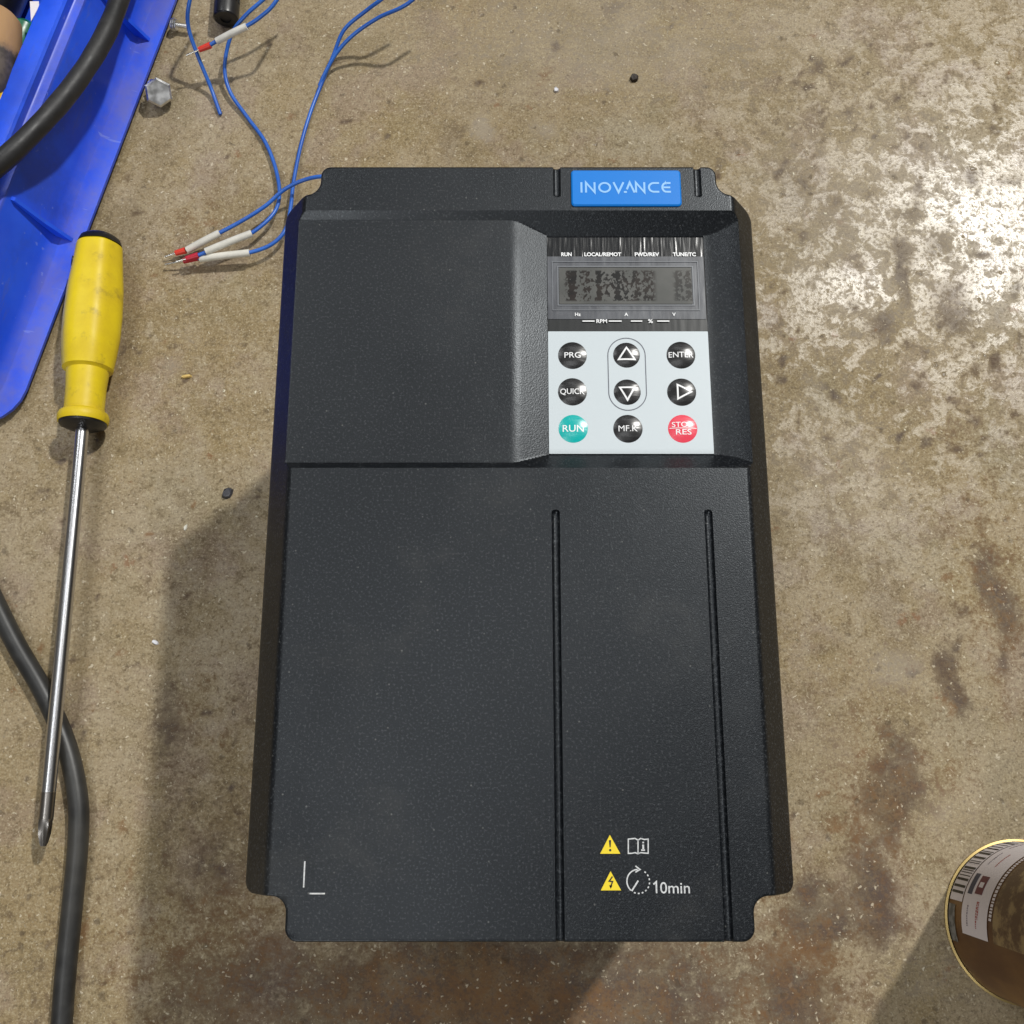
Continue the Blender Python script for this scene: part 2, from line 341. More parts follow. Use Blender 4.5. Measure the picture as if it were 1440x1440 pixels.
    wet = field([(1410, 310, 130, 160, 0, 1), (1210, 410, 80, 60, 0, .6), (1400, 420, 60, 60, 0, 1), (1300, 300, 60, 60, 0, .6)])
    pale = field([(850, 60, 420, 130, 0, .55), (1250, 330, 260, 260, 0, .6), (1180, 650, 120, 140, 0, .45), (680, 185, 22, 28, 0, .8), (765, 185, 30, 24, .4, .7), (1265, 950, 50, 40, 0, .7), (265, 480, 30, 26, 0, .5), (1180, 1050, 60, 60, 0, .4), (1330, 1140, 60, 40, 0, .5),
                  (1150, 560, 40, 50, 0, .5), (520, 30, 30, 30, 0, .4), (660, 60, 50, 40, 0, .4), (950, 110, 90, 50, 0, .4), (230, 520, 26, 20, 0, .5), (1300, 1380, 60, 60, 0, .5)])
    for nm, a in (('stain_shade', stain_shade), ('rust', rust), ('wet', wet), ('pale', pale)):
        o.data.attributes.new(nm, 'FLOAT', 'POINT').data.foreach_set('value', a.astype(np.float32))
build_floor()

# ------------------------------------------------------------------ the drive
XO = 3.0                            # the drive's centre line, mm
drive = thing('motor_drive', 'large black plastic motor drive with keypad and blue badge lying face up on the floor', 'motor drive', (XO / 1000, 0, 0))
def L(px, py, dz):                  # photo pixel -> drive coordinates (m) at dz mm above the front face
    p = at(px, py, HF + dz / 1000); return p.x - XO / 1000, p.y
mm = .001
def fillet_outline():
    """half outline, right side, bottom to top: list of (half width, y) in mm"""
    o = []
    def arc(cx, cy, r, a0, a1, k=7):
        for i in range(k + 1):
            a = R(a0 + (a1 - a0) * i / k); o.append((cx + r * math.cos(a), cy + r * math.sin(a)))
    arc(89.5 - 5, -62 + 5, 5, -90, 0); arc(89.5 + 6, -45.5 - 6, 6, 180, 90); arc(109 - 4.5, -45.5 + 4.5, 4.5, -90, 0)
    arc(109 - 5, 254 - 5, 5, 0, 74); arc(90.5 + 7, 255.5 + 7, 7, 250, 180); arc(90.5 - 4.5, 270 - 4.5, 4.5, 0, 90)
    return o
def front_z(x, y, edge):
    ax = np.abs(x)
    d = ax - 97.5; r = 1.6
    soft = np.where(d < -r, 0, np.where(d > r, d, (d + r) ** 2 / (4 * r)))
    ch = -1.22 * soft
    Rr = np.full_like(x, -3.0)
    u_ = np.clip((x + 4.0) / 17., 0, 1); t = np.where(u_ < .3, u_ * u_ / .6, u_ - .15) / .85; Rr = np.where(x > -4.0, -3 - 4.7 * t, Rr)
    t = np.clip((x - 84.6) / 15.6, 0, 1); Rr = np.where(x > 84.6, -7.7 + 4.7 * t ** 1.7, Rr)
    inside = (x > 12.9) & (x < 84.7) & (y > 133.9) & (y < 239.2)
    Rr = np.where(inside, -9.6, Rr)
    zr = np.maximum(Rr, np.maximum(-(y - 125.6) * .92, -(247.4 - y) * .92))
    zr = np.where((y <= 125.6) | (y >= 247.4), 0, zr)
    z = np.minimum(ch, zr)
    for gx, y0, y1 in ((15.3, -99, 107.2), (79.3, -99, 107.2), (17.5, 254.2, 299), (81.8, 254.2, 299)):
        yy = np.clip(y, y0 + 1.7, y1 - 1.7); q = np.hypot(x - gx, y - yy); w = 1.75
        z = z - np.where(q < w, 1.75 * np.sqrt(np.clip(1 - (q / w) ** 2, 0, 1)), 0)
    r = 1.1; e = np.clip(edge, 0, r)
    return z - (r - np.sqrt(np.clip(r * r - (r - e) ** 2, 0, None)))
def build_cover():
    ol = fillet_outline(); ow = np.array([p[0] for p in ol]); oy = np.array([p[1] for p in ol])
    # rows: outline rows plus feature rows plus a regular fill
    rows = list(zip(oy, ow)); feats = [125.6, 126.4, 128, 128.9, 133.9, 133.95, 239.15, 239.2, 240, 244.1, 245.5, 247.4, 102, 104, 105.5, 106, 106.5, 106.9, 107.2, 107.4, 254.1, 254.4, 254.8, 255.4, 256.2, 258]
    feats += [-61.7, -61.3, -60.8, -45.2, -44.7, -44.2, 269.7, 269.2, 268.7] + list(np.arange(-60, 269, 3.1)) + list(np.arange(125.6, 134.4, .55)) + list(np.arange(236, 247.6, .55))
    ys_o = np.maximum.accumulate(oy + np.arange(len(oy)) * 1e-6)
    for y in feats:
        if np.min(np.abs(oy - y)) > .05: rows.append((y, float(np.interp(y, ys_o, ow))))
    rows = sorted({(round(a, 4), round(b, 4)) for a, b in rows}, key=lambda q: (q[0], q[1]))
    # at a notch several widths share (nearly) one y: keep them in outline order
    def order(q):
        j = np.argmin(np.hypot(oy - q[0], ow - q[1])); return (q[0], j) if True else 0
    rows.sort(key=order)
    xs = set(np.round(np.arange(-96, 96.1, 4), 3))
    for gx in (15.3, 79.3, 17.5, 81.8): xs |= {round(gx + k, 3) for k in (-1.8, -1.75, -1.6, -1.3, -.9, -.45, 0, .45, .9, 1.3, 1.6, 1.75, 1.8)}
    xs |= {round(v, 3) for v in np.arange(-4.0, 13, .7)} | {12.85, 12.9, 84.6, 84.7, 84.75} | {round(v, 3) for v in np.arange(86, 97, 1.1)}
    for v in (95, 95.9, 96.3, 96.7, 97.1, 97.5, 97.9, 98.3, 98.7, 99.1, 99.6, 100, 100.4, 101.2, 102.5, 104, 106, 108): xs |= {v, -v}
    xs = sorted(xs); xs = np.array([v for i, v in enumerate(xs) if i == 0 or v - xs[i - 1] > .03])
    offs = np.array([1.1, .7, .4, .15, 0])
    poly = np.array([(w, y) for w, y in ol] + [(-w, y) for w, y in reversed(ol)])
    A = poly; B = np.roll(poly, -1, 0)
    V = []; nc = None
    for y, w in rows:
        lim = w - 1.1
        row = np.concatenate([-(w - offs[::-1]), np.clip(xs, -lim, lim), w - offs])
        V.append(np.stack([row, np.full(len(row), y)], 1)); nc = len(row)
    V = np.concatenate(V)
    edge = np.full(len(V), 1e9)
    for a, b in zip(A, B):
        ab = b - a; t = np.clip(((V - a) @ ab) / max(ab @ ab, 1e-12), 0, 1); edge = np.minimum(edge, np.hypot(*(V - a - t[:, None] * ab).T))
    z = front_z(V[:, 0], V[:, 1], edge)
    nr = len(rows); idx = np.arange(nr * nc).reshape(nr, nc)
    F = np.stack([idx[:-1, :-1].ravel(), idx[:-1, 1:].ravel(), idx[1:, 1:].ravel(), idx[1:, :-1].ravel()], 1)
    bm = bmesh.new()
    bv = [bm.verts.new((p[0] * mm, p[1] * mm, HF + q * mm)) for p, q in zip(V, z)]
    for f in F: bm.faces.new([bv[i] for i in f])
    bmesh.ops.remove_doubles(bm, verts=bm.verts, dist=2e-6)
    bmesh.ops.dissolve_degenerate(bm, edges=bm.edges, dist=1e-6)
    be = [e for e in bm.edges if e.is_boundary]
    ex = bmesh.ops.extrude_edge_only(bm, edges=be)['geom']
    for v in ex:
        if isinstance(v, bmesh.types.BMVert): v.co.z = HF - .034
    bmesh.ops.recalc_face_normals(bm, faces=bm.faces)
    me = bpy.data.meshes.new('front_cover'); bm.to_mesh(me); bm.free(); me.materials.append(M_COVER)
    me.polygons.foreach_set('use_smooth', [True] * len(me.polygons)); me.set_sharp_from_angle(angle=R(24))
    if me.polygons[len(me.polygons) // 2].normal.z < 0: me.flip_normals()
    o = bpy.data.objects.new('front_cover', me); COL.objects.link(o); o.parent = drive
build_cover()
# body behind the cover, with a seam and vent slots low on the sides
mb = MB()
def rrect(x0, x1, y0, y1, r, k=5):
    pts = []
    for cx, cy, a0 in ((x1 - r, y0 + r, -90), (x1 - r, y1 - r, 0), (x0 + r, y1 - r, 90), (x0 + r, y0 + r, 180)):
        for i in range(k + 1):
            a = R(a0 + 90 * i / k); pts.append((cx + r * math.cos(a), cy + r * math.sin(a)))
    return pts
mb.poly(rrect(-.1055, .1055, -.043, .249, .006), .012, HF - .0345 - .012)
mb.poly(rrect(-.0875, .0875, -.0605, -.0435, .003), .03, HF - .0345 - .03); mb.poly(rrect(-.0875, .0875, .2495, .2675, .003), .03, HF - .0345 - .03)
mb.poly(rrect(-.100, .100, -.055, .262, .004), 0, .0118)
mb.build('housing', M_HOUSING, drive)

# badge
x0, y1 = L(803, 239, 1.0); x1, y0 = L(959, 289, 1.0)
bd = MB(); pts = rrect(x0, x1, y0, y1, .0016); inner = rrect(x0 + .0006, x1 - .0006, y0 + .0006, y1 - .0006, .0011); k = len(pts)
zb, zt = HF - .0002, HF + .0011
bd.add([(x, y, zb) for x, y in pts] + [(x, y, zt - .0005) for x, y in pts] + [(x, y, zt) for x, y in inner],
       [(i, (i + 1) % k, (i + 1) % k + k, i + k) for i in range(k)] + [(i + k, (i + 1) % k + k, (i + 1) % k + 2 * k, i + 2 * k) for i in range(k)] + [tuple(range(2 * k, 3 * k))])
badge = bd.build('badge', M_BADGE, drive)
lt = MB(); cw = (x1 - x0); cy = (y0 + y1) / 2; h = .0053; w = .00092; X = x0 + cw * .078; Z = zt + .00012
def S_(pts, closed=False): lt.stroke([(X + a * h, cy + (b - .5) * h) for a, b in pts], w, Z, closed=closed)
def arcp(cx, cy_, rx, ry, a0, a1, k=14): return [(cx + rx * math.cos(R(a0 + (a1 - a0) * i / k)), cy_ + ry * math.sin(R(a0 + (a1 - a0) * i / k))) for i in range(k + 1)]
adv = cw * .845
def go(frac): 
    global X
    X = x0 + cw * frac
go(.092); S_([(0, 0), (0, 1)])
go(.133); S_([(.0, 0), (.0, .97), (.74, .03), (.74, 1)])
go(.250); S_(arcp(.50, .5, .47, .43, 0, 360, 22)[:-1], True)
go(.384); S_([(0, 1), (.42, .03), (.86, 1)])
go(.462); S_([(.40, .30), (.66, .97), (1.06, 0)]); S_([(.14, .06), (.40, .06)])
go(.588); S_([(.0, 0), (.0, .97), (.72, .03), (.72, 1)])
go(.702); S_([(.92, .92), (.5, .92)] + arcp(.46, .5, .42, .42, 90, 270, 12) + [(.92, .08)])
go(.826); S_([(.74, .92), (.36, .92)] + arcp(.36, .5, .34, .42, 90, 270, 12) + [(.74, .08)]); S_([(.12, .5), (.70, .5)])
lt.build('lettering', M_BADGETXT, badge)

# keypad
ZK = -7.4
def K(px, py): return L(px, py, ZK)
ax0, ay1 = K(770.5, 333); ax1, ay0 = K(1000.5, 638)
ax0 = .0131; ax1 = .0845; ay0 = .1342; ay1 = .2379
kz = HF + ZK * mm
ysplit = K(880, 466)[1]
kp = MB(); kp.poly(rrect(ax0, ax1, ay0, ay1, .0004, 2), kz - .0018, .0015)
keypad = kp.build('keypad', M_HOUSING, drive)
MB().poly(rrect(ax0, ax1, ay0, ysplit, .0003, 2), kz - .0003, .0003).build('keypad_face', M_FILMW, keypad)
# creased black film strip above and below the display: a real wrinkled sheet
def wrinkled(name, x0, x1, y0, y1, z, amp, mat, n=110, m=8):
    V = []; F = []
    for j in range(m + 1):
        for i in range(n + 1):
            x = x0 + (x1 - x0) * i / n; y = y0 + (y1 - y0) * j / m
            hgt = max(0, noise.noise(Vector((x * 900, y * 60, 2)))) ** 1.5 + .5 * max(0, noise.noise(Vector((x * 2300, y * 130, 5))))
            e = min(1, j / 1.0) if True else 1
            V.append((x, y, z + amp * hgt))
    for j in range(m):
        for i in range(n): a = j * (n + 1) + i; F.append((a, a + 1, a + n + 2, a + n + 1))
    return mesh_obj(name, V, F, mat, keypad, 180)
yh1 = K(880, 361)[1]; yh0 = K(880, 449)[1]
wrinkled('indicator_strip', ax0, ax1, yh1 + .0001, ay1, kz, .00022, M_FILMB, 160, 10)
wrinkled('unit_strip', ax0, ax1, ysplit + .0001, yh0 - .0001, kz, .00006, M_FILMU, 80, 4)
film = wrinkled('protective_film', ax0, ax1 - .0004, yh0, yh1, kz + .0002, .00010, M_HAZE, 90, 24)
wx0, wy1 = K(786, 377); wx1, wy0 = K(974, 428)
disp = MB().poly(rrect(wx0, wx1, wy0, wy1, .0002, 1), kz + .0003, .0002).build('display', M_LCD, keypad)
fr = MB()
for g_, w_ in ((.0006, .0005), (.0030, .00035)):
    q = [(wx0 - g_, wy0 - g_), (wx1 + g_, wy0 - g_), (wx1 + g_, wy1 + g_), (wx0 - g_, wy1 + g_)]
    fr.stroke(q, w_, kz + .0003, .00022, closed=True)
fr.build('display_frame', M_HAZEEDGE, keypad)
pr = MB(); zt = kz + .00062
for s, px, wpx in (('RUN', 796.5, 15), ('LOCAL/REMOT', 847.5, 53), ('FWD/REV', 909.5, 35), ('TUNE/TC', 962, 33)):
    x, y = K(px, 358.5); text(pr, s, x, y, .0018, zt, bold=.035, width=wpx * .000318)
pr.build('indicator_lettering', M_KWHITE, keypad); pr = MB()
for s, px, wpx in (('Hz', 812.5, 8.5), ('A', 880.5, 5.5), ('V', 947.5, 5)):
    x, y = K(px, 442.8); text(pr, s, x, y, .0016, zt, bold=.02, width=wpx * .000306)
for s, px, wpx in (('RPM', 846, 15.5), ('%', 914.5, 7)):
    x, y = K(px, 452.3); text(pr, s, x, y, .0018, zt, bold=.02, width=wpx * .000306)
for a, b in ((819, 836), (856, 874), (887, 903), (924, 941)):
    p = K(a, 452.3); q = K(b, 452.3); pr.stroke([p, q], .00055, zt)
pr.build('unit_lettering', M_KWHITE, keypad)
# ring around the arrow keys
rg = MB(); cxp, ytop = K(881, 500); _, ybot = K(882, 552); rr = .0083
rg.stroke([(cxp + rr * math.cos(R(a)), ytop + rr * math.sin(R(a))) for a in range(0, 181, 9)] + [(cxp + rr * math.cos(R(a)), ybot + rr * math.sin(R(a))) for a in range(180, 361, 9)], .00042, kz + .0001, closed=True)
rg.build('key_outline', M_LINE, keypad)
def key(px, py, r, mat, deco, label):
    cx, cy = K(px, py); mbk = MB(); zb = kz
    Rd = r / math.sin(R(15)); z0 = Rd * math.cos(R(15))
    def dome(x, y, d=0.): return zb + math.sqrt(max(0, Rd * Rd - min(r * r, (x - cx) ** 2 + (y - cy) ** 2))) - z0 + d
    mbk.lathe([(r, -.0001)] + [(r * t, dome(cx + r * t, cy) - zb + .00005) for t in (1, .97, .9, .8, .7, .6, .5, .4, .3, .2, .1, .001)], 40, 0, Matrix.Translation((cx, cy, zb)), capa=False)
    top = lambda x, y: dome(x, y, .00013)
    def line(P, w, closed):
        n0 = len(mbk.v)
        Q2 = []
        m = len(P)
        for i in range(m if closed else m - 1):
            a, b = P[i], P[(i + 1) % m]
            Q2 += [(a[0] + (b[0] - a[0]) * t / 6, a[1] + (b[1] - a[1]) * t / 6) for t in range(6)]
        if not closed: Q2.append(P[-1])
        mbk.stroke([(cx + a, cy + b) for a, b in Q2], w, 0, 0, 1, closed=closed)
        for i in range(n0, len(mbk.v)): x, y, _ = mbk.v[i]; mbk.v[i] = (x, y, top(x, y))
    for d in deco:
        if d[0] == 't': text(mbk, d[1], cx + d[2], cy + d[3], d[4], 0, 1, bold=0. if 'M' in d[1] else .006, width=d[5], zf=top)
        elif d[0] == 'tri': line(d[1], .00075, True)
        elif d[0] == 'l': line(d[1], .00028, False)
    o = mbk.build('key', [mat, M_KWHITE], keypad, 50); o['label'] = label
r = .0064
key(805, 500, r, M_KEYB, [('t', 'PRG', 0, 0, .0026, .0072)], 'black key marked PRG')
key(805, 551, r, M_KEYB, [('t', 'QUICK', 0, 0, .0026, .0108)], 'black key marked QUICK')
key(806, 603, r, M_KEYG, [('t', 'RUN', 0, 0, .0031, .0092)], 'teal key marked RUN')
t = .0036
key(881, 499.5, r * .93, M_KEYB, [('tri', [(-t, -.0022), (t, -.0022), (0, .0034)])], 'black key with upward arrow')
key(882, 551.5, r * .93, M_KEYB, [('tri', [(0, -.0038), (t * .9, .0020), (-t * .9, .0020)])], 'black key with downward arrow')
key(883, 603, r, M_KEYB, [('t', 'MF.K', 0, 0, .0027, .0083)], 'black key marked MF.K')
key(957.5, 499.5, r, M_KEYB, [('t', 'ENTER', 0, 0, .0026, .0110)], 'black key marked ENTER')
key(958.5, 551.5, r, M_KEYB, [('tri', [(-.0018, -.0033), (.0042, 0), (-.0018, .0033)])], 'black key with rightward arrow')
key(960, 603, r, M_KEYR, [('t', 'STOP', -.0003, .0018, .0024, .0088), ('t', 'RES', .0003, -.0016, .0024, .0068), ('l', [(-.0058, .0001), (.0060, .0001)])], 'red key marked STOP RES')

# warning prints on the lower cover
def wtri(px, pt, pb, half, deco, lab):
    mbt = MB(); cx, yt = L(px, pt, .2); _, yb = L(px, pb, .2); z = HF + .00002; hw = half
    mbt.poly([(cx - hw, yb), (cx + hw, yb), (cx, yt)], z, .00045, 0); zz = z + .00052; hh = yt - yb
    if deco == '!':
        mbt.poly([(cx - .0002, yb + hh * .34), (cx + .0002, yb + hh * .34), (cx + .00045, yb + hh * .72), (cx - .00045, yb + hh * .72)], zz, 0, 1)
        mbt.poly([(cx + .00048 * math.cos(a * .785), yb + hh * .19 + .00048 * math.sin(a * .785)) for a in range(8)], zz, 0, 1)
    else:
        mbt.stroke([(cx + .0007, yb + hh * .72), (cx - .0006, yb + hh * .48), (cx + .0007, yb + hh * .46), (cx - .0002, yb + hh * .16)], .00052, zz, 0, 1)
        mbt.poly([(cx - .0007, yb + hh * .27), (cx - .0001, yb + hh * .08), (cx + .0006, yb + hh * .25)], zz, 0, 1)
    o = mbt.build('warning_sticker', [M_YELLOW, M_INK], drive); o['label'] = lab
wtri(857.5, 1174, 1200.5, .0039, '!', 'yellow triangle with exclamation mark')
wtri(858.5, 1225, 1252, .0039, 'z', 'yellow triangle with lightning bolt')
pm = MB(); z = HF + .00016
def Q(px, py): return L(px, py, .1)
wl = .00045
top = [Q(x, y) for x, y in ((883.5, 1180), (888, 1179.5), (893, 1179), (897.2, 1181.5), (901, 1179), (906, 1180.5), (911.5, 1180))]
bot = [Q(x, y) for x, y in ((911.5, 1200), (906, 1199.5), (901, 1199), (897.2, 1200.5), (893, 1199), (888, 1200), (883.5, 1200))]
pm.stroke(top + bot, wl, z, closed=True); pm.stroke([Q(897.2, 1181.5), Q(897.2, 1200.5)], wl, z)
pm.stroke([Q(903, 1189), Q(904.5, 1189), Q(904.5, 1195)], .0007, z); pm.stroke([Q(901.6, 1195.4), Q(907, 1195.4)], .0006, z); pm.stroke([Q(903.4, 1184.8), Q(905.6, 1184.8)], .0006, z)
pm.build('manual_symbol', M_PRINT, drive)
pm = MB(); cx, cy = Q(897.5, 1239.5); rr = .00435
pm.stroke([(cx + rr * math.cos(R(a)), cy + rr * math.sin(R(a))) for a in range(92, 236, 8)], .0005, z)
for a in range(246, 425, 20): pm.stroke([(cx + rr * math.cos(R(a + d)), cy + rr * math.sin(R(a + d))) for d in (0, 4.5, 9)], .0005, z)
pm.stroke([(cx - .0009, cy + rr + .0013), (cx + .0008, cy + rr), (cx - .0010, cy + rr - .0010)], .0005, z)
a = R(233); pm.stroke([(cx + .0000, cy + .0003), (cx + rr * math.cos(a), cy + rr * math.sin(a))], .0006, z)
pm.build('timer_symbol', M_PRINT, drive)
pm = MB(); x, y = Q(944, 1248.2); text(pm, '0min', x + .0014, y, .0041, z, bold=.004, width=.0114); pm.stroke([(x - .0068, y + .0012), (x - .0057, y + .0021), (x - .0057, y - .0020)], .0006, z); pm.build('lettering', M_PRINT, drive)
pm = MB(); pm.stroke([Q(428.7, 1211), Q(427, 1248)], .00055, z); pm.stroke([Q(435.5, 1256.6), Q(457, 1256.6)], .00055, z); pm.build('corner_mark', M_PRINT, drive)

# ------------------------------------------------------------------ blue bin
n = N('blue_polypropylene')
o_ = n.noise(30, 5, .6); zc = n.new('ShaderNodeSeparateXYZ'); n.put(zc.inputs[0], n.coord())
c = n.mix(n.ramp(o_, .3, .7), (.013, .085, .80), (.020, .110, .88))
low = n.attr('grime'); scf = n.ramp(n.noise(110, 5, .7, n.coord((.25, 1, 1))), .58, .70)
dn = n.math('MULTIPLY', low, n.ramp(n.noise(38, 6, .7), .28, .66, .15, 1.))
c = n.mix(n.math('MULTIPLY', dn, .42), c, (.24, .19, .20))
c = n.mix(n.math('MULTIPLY', scf, .30), c, (.10, .13, .42))
c = n.mix(n.ramp(n.noise(12, 6, .7), .52, .70, 0, .35), c, (.035, .055, .26))
sc = n.ramp(n.noise(240, 2, .5, n.coord((1, .12, 1), (0, 0, .5))), .70, .74)
c = n.mix(n.math('MULTIPLY', sc, .25), c, (.35, .42, .75))
n.set(Base_Color=c, Roughness=n.ramp(o_, .3, .7, .30, .46), Specular_IOR_Level=.4)
n.bump(n.noise(140, 3), .06, .0006)
M_BIN = n.m
pA = at(247, 0, .008); pB = at(30, 566, .008)
e = (pA - pB); e.z = 0; ang = math.atan2(e.y, e.x)            # local +x runs along the visible side, local +y points into the bin
bin_ = thing('plastic_bin', 'blue plastic parts bin with ribbed outer wall and dusty bottom flange, beside yellow screwdriver', 'bin', (pB.x, pB.y, 0), ang)
LB = .62; WB = .36                                            # the bin runs on beyond the picture
PROF = [(.0, .0060), (.0, .0085), (.004, .0088), (.014, .0098), (.0175, .0130), (.0192, .018), (.0295, .0555), (.0302, .0578), (.0352, .0582), (.0362, .0590), (.0366, .0645), (.0380, .0660), (.0510, .0666), (.0526, .0655), (.0550, .012)]
def ring(ins, z, r0=.030):
    r = max(.004, r0 - ins); return [(x, y, z) for x, y in rrect(-.021 + ins, LB - ins, ins, WB - ins, r, 6)]
V = []; F = []; k = None
for s_, z_ in PROF:
    q = ring(s_, z_); k = len(q); V += q
for i in range(len(PROF) - 1):
    for j in range(k): j2 = (j + 1) % k; F.append((i * k + j, i * k + j2, (i + 1) * k + j2, (i + 1) * k + j))
wall = mesh_obj('bin_wall', V, F, M_BIN, bin_, 35)
gr = []
for i, (s_, z_) in enumerate(PROF): gr += [1.0 if .004 <= s_ <= .017 else (.0 if z_ > .0592 else (.8 if z_ > .057 else (.6 if z_ < .015 else (.15 if z_ < .02 else 0))))] * k
wall.data.attributes.new('grime', 'FLOAT', 'POINT').data.foreach_set('value', gr)
fl = MB().poly(rrect(.0415, LB - .0555, .0555, WB - .0555, .004, 4), .004, .009).build('bin_floor', M_BIN, bin_)
for xr in (.118, .281, .444):
    rb = MB(); y0_, y1_ = .0065, .0232; w_ = .0012
    pr_ = [(y0_, .0095), (.0165, .0122), (.0190, .0185), (.0287, .0530), (.0262, .0525), (.0170, .0290)]
    k2 = len(pr_); vv = [(xr - w_, a, b) for a, b in pr_] + [(xr + w_, a, b) for a, b in pr_]
    rb.add(vv, [tuple(range(k2)), tuple(range(2 * k2 - 1, k2 - 1, -1))] + [(i, i + k2, (i + 1) % k2 + k2, (i + 1) % k2) for i in range(k2)])
    rb.build('rib', M_BIN, bin_)

# what the bin holds
M_RUB = worn('black_rubber', (.016, .016, .017), .48, .35, 40, bump=.15, dust=(.09, .085, .08), dustamt=.35)
M_BLACK = worn('black_plastic', (.010, .010, .011), .35, .3)
M_GREEN = worn('green_plastic', (.01, .16, .075), .35)
n = N('worn_wood'); zc = n.new('ShaderNodeSeparateXYZ'); n.put(zc.inputs[0], n.coord())
f = n.math('ADD', zc.outputs[0], n.math('MULTIPLY', n.noise(60, 5, .7), .03))
c = n.mix(n.ramp(n.noise(40, 5, .6, n.coord((.2, 1, 1))), .3, .7), (.36, .20, .085), (.50, .30, .14))
c = n.mix(n.ramp(f, .010, .022, 1, 0), c, n.mix(n.ramp(n.noise(120, 4), .35, .65), (.055, .045, .038), (.13, .105, .085)))
n.set(Base_Color=c, Roughness=.6); n.bump(n.noise(200, 3), .2, .0005); M_WOOD = n.m
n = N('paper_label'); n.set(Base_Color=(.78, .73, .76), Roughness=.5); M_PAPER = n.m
M_YPLA = worn('yellow_plastic', (.75, .48, .01), .4, .15)
q = at(40, 25, .036)
tl = MB(); M_ = Matrix.Translation(q) @ Matrix.Rotation(ang, 4, 'Z')
prof = [(.020, -.05), (.024, -.047), (.024, .047), (.020, .05)]
tl.lathe(prof, 28, 0, M_ @ Matrix.Translation((.03, .035, .0)) @ Matrix.Rotation(R(90), 4, 'Y'))
tl.lathe([(.0235, -.001), (.0255, 0), (.0255, .012), (.0235, .013)], 28, 0, M_ @ Matrix.Translation((.045, .035, 0)) @ Matrix.Rotation(R(90), 4, 'Y'))
tag(tl.build('black_canister', M_BLACK, None, 30), 'black cylindrical canister lying inside the blue bin', 'canister')
tw = MB(); q1 = at(80, -5, .060); q2 = at(50, 60, .058)
tube(tw, [at(110, -70, .03), at(80, -5, .040), at(50, 60, .038), at(10, 120, .03), at(-40, 170, .02)], .0060, 12)
tag(tw.build('grey_hose', M_RUB, None, 60), 'dark hose running along the inner wall of the blue bin', 'hose')
gp = MB(); q = at(27, 62, .040); gp.lathe([(.008, -.02), (.010, -.018), (.0105, .012), (.006, .016)], 24, 0, Matrix.Translation(q) @ Matrix.Rotation(ang, 4, 'Z') @ Matrix.Rotation(R(90), 4, 'Y'))
tag(gp.build('green_cap', M_GREEN, None, 30), 'green plastic cap beside the wooden mallet head inside the blue bin', 'cap')
wd = thing('mallet', 'brown wooden mallet head with dark worn side resting on the rim of the blue bin', 'mallet', at(-20, 80, .062), ang + R(14))
m_ = MB(); m_.lathe([(.0165, -.030), (.0190, -.027), (.0205, -.012), (.0205, .012), (.0190, .027), (.0165, .030)], 36, 0, Matrix.Rotation(R(90), 4, 'Y')); m_.build('mallet_head', M_WOOD, wd, 40)
m_ = MB(); m_.lathe([(.009, .018), (.0085, .09), (.011, .16)], 20, 0, Matrix.Rotation(R(-84), 4, 'X')); m_.build('handle', M_WOOD, wd, 40)
yb = MB(); q = at(-3, 153, .058); yb.box(-.012, .012, -.008, .008, -.008, .008, 0, Matrix.Translation(q) @ Matrix.Rotation(ang, 4, 'Z'))
tag(yb.build('yellow_block', M_YPLA), 'yellow plastic block in the blue bin below the wooden mallet head', 'block')
wp = MB(); q = at(50, 18, .064); wp.poly([(-.003, -.006), (.0026, .004), (.0026, .0075), (-.003, .0075)], 0, .0006)  # white patch added in place of a glint on the dark contents
o = wp.build('glint_patch', M_PAPER); o.location = q; o.rotation_euler = (.2, .1, .1); tag(o, 'small white patch standing in for a glint on dark things inside the blue bin', 'glint')

# thick black cable over the bin
cb = MB(); tube(cb, [at(215, -120, .035), at(182, -40, .050), at(150, 45, .060), at(105, 118, .0665), at(50, 182, .0730), at(-10, 238, .0755), at(-75, 285, .070), at(-140, 330, .05)], lambda t:   .0065 * (1 + .02 * math.sin(t * 37) + .012 * math.sin(t * 91)), 22)
tag(cb.build('black_cable', M_RUB, None, 60), 'thick black rubber cable draped over the side of the blue bin', 'cable')
# cable on the floor
n = N('grey_black_cable_jacket'); c = n.mix(n.ramp(n.noise(70, 5), .3, .7), (.017, .017, .017), (.036, .036, .035))
n.set(Base_Color=n.mix(n.ramp(n.noise(18, 4), .45, .7, 0, .5), c, (.060, .056, .048)), Roughness=.42); n.bump(n.noise(300, 3), .1, .0005); M_CAB2 = n.m
rc = .0059
cb = MB(); tube(cb, [at(-60, 735, rc), at(-15, 830, rc), at(22, 905, rc), at(62, 975, rc), at(94, 1050, rc), at(109, 1120, rc), at(110, 1180, rc), at(102, 1270, rc), at(92, 1370, rc), at(86, 1450, rc), at(78, 1540, rc)], rc, 22)
tag(cb.build('grey_cable', M_CAB2, None, 60), 'grey-black cable curving over the floor under the screwdriver blade', 'cable')

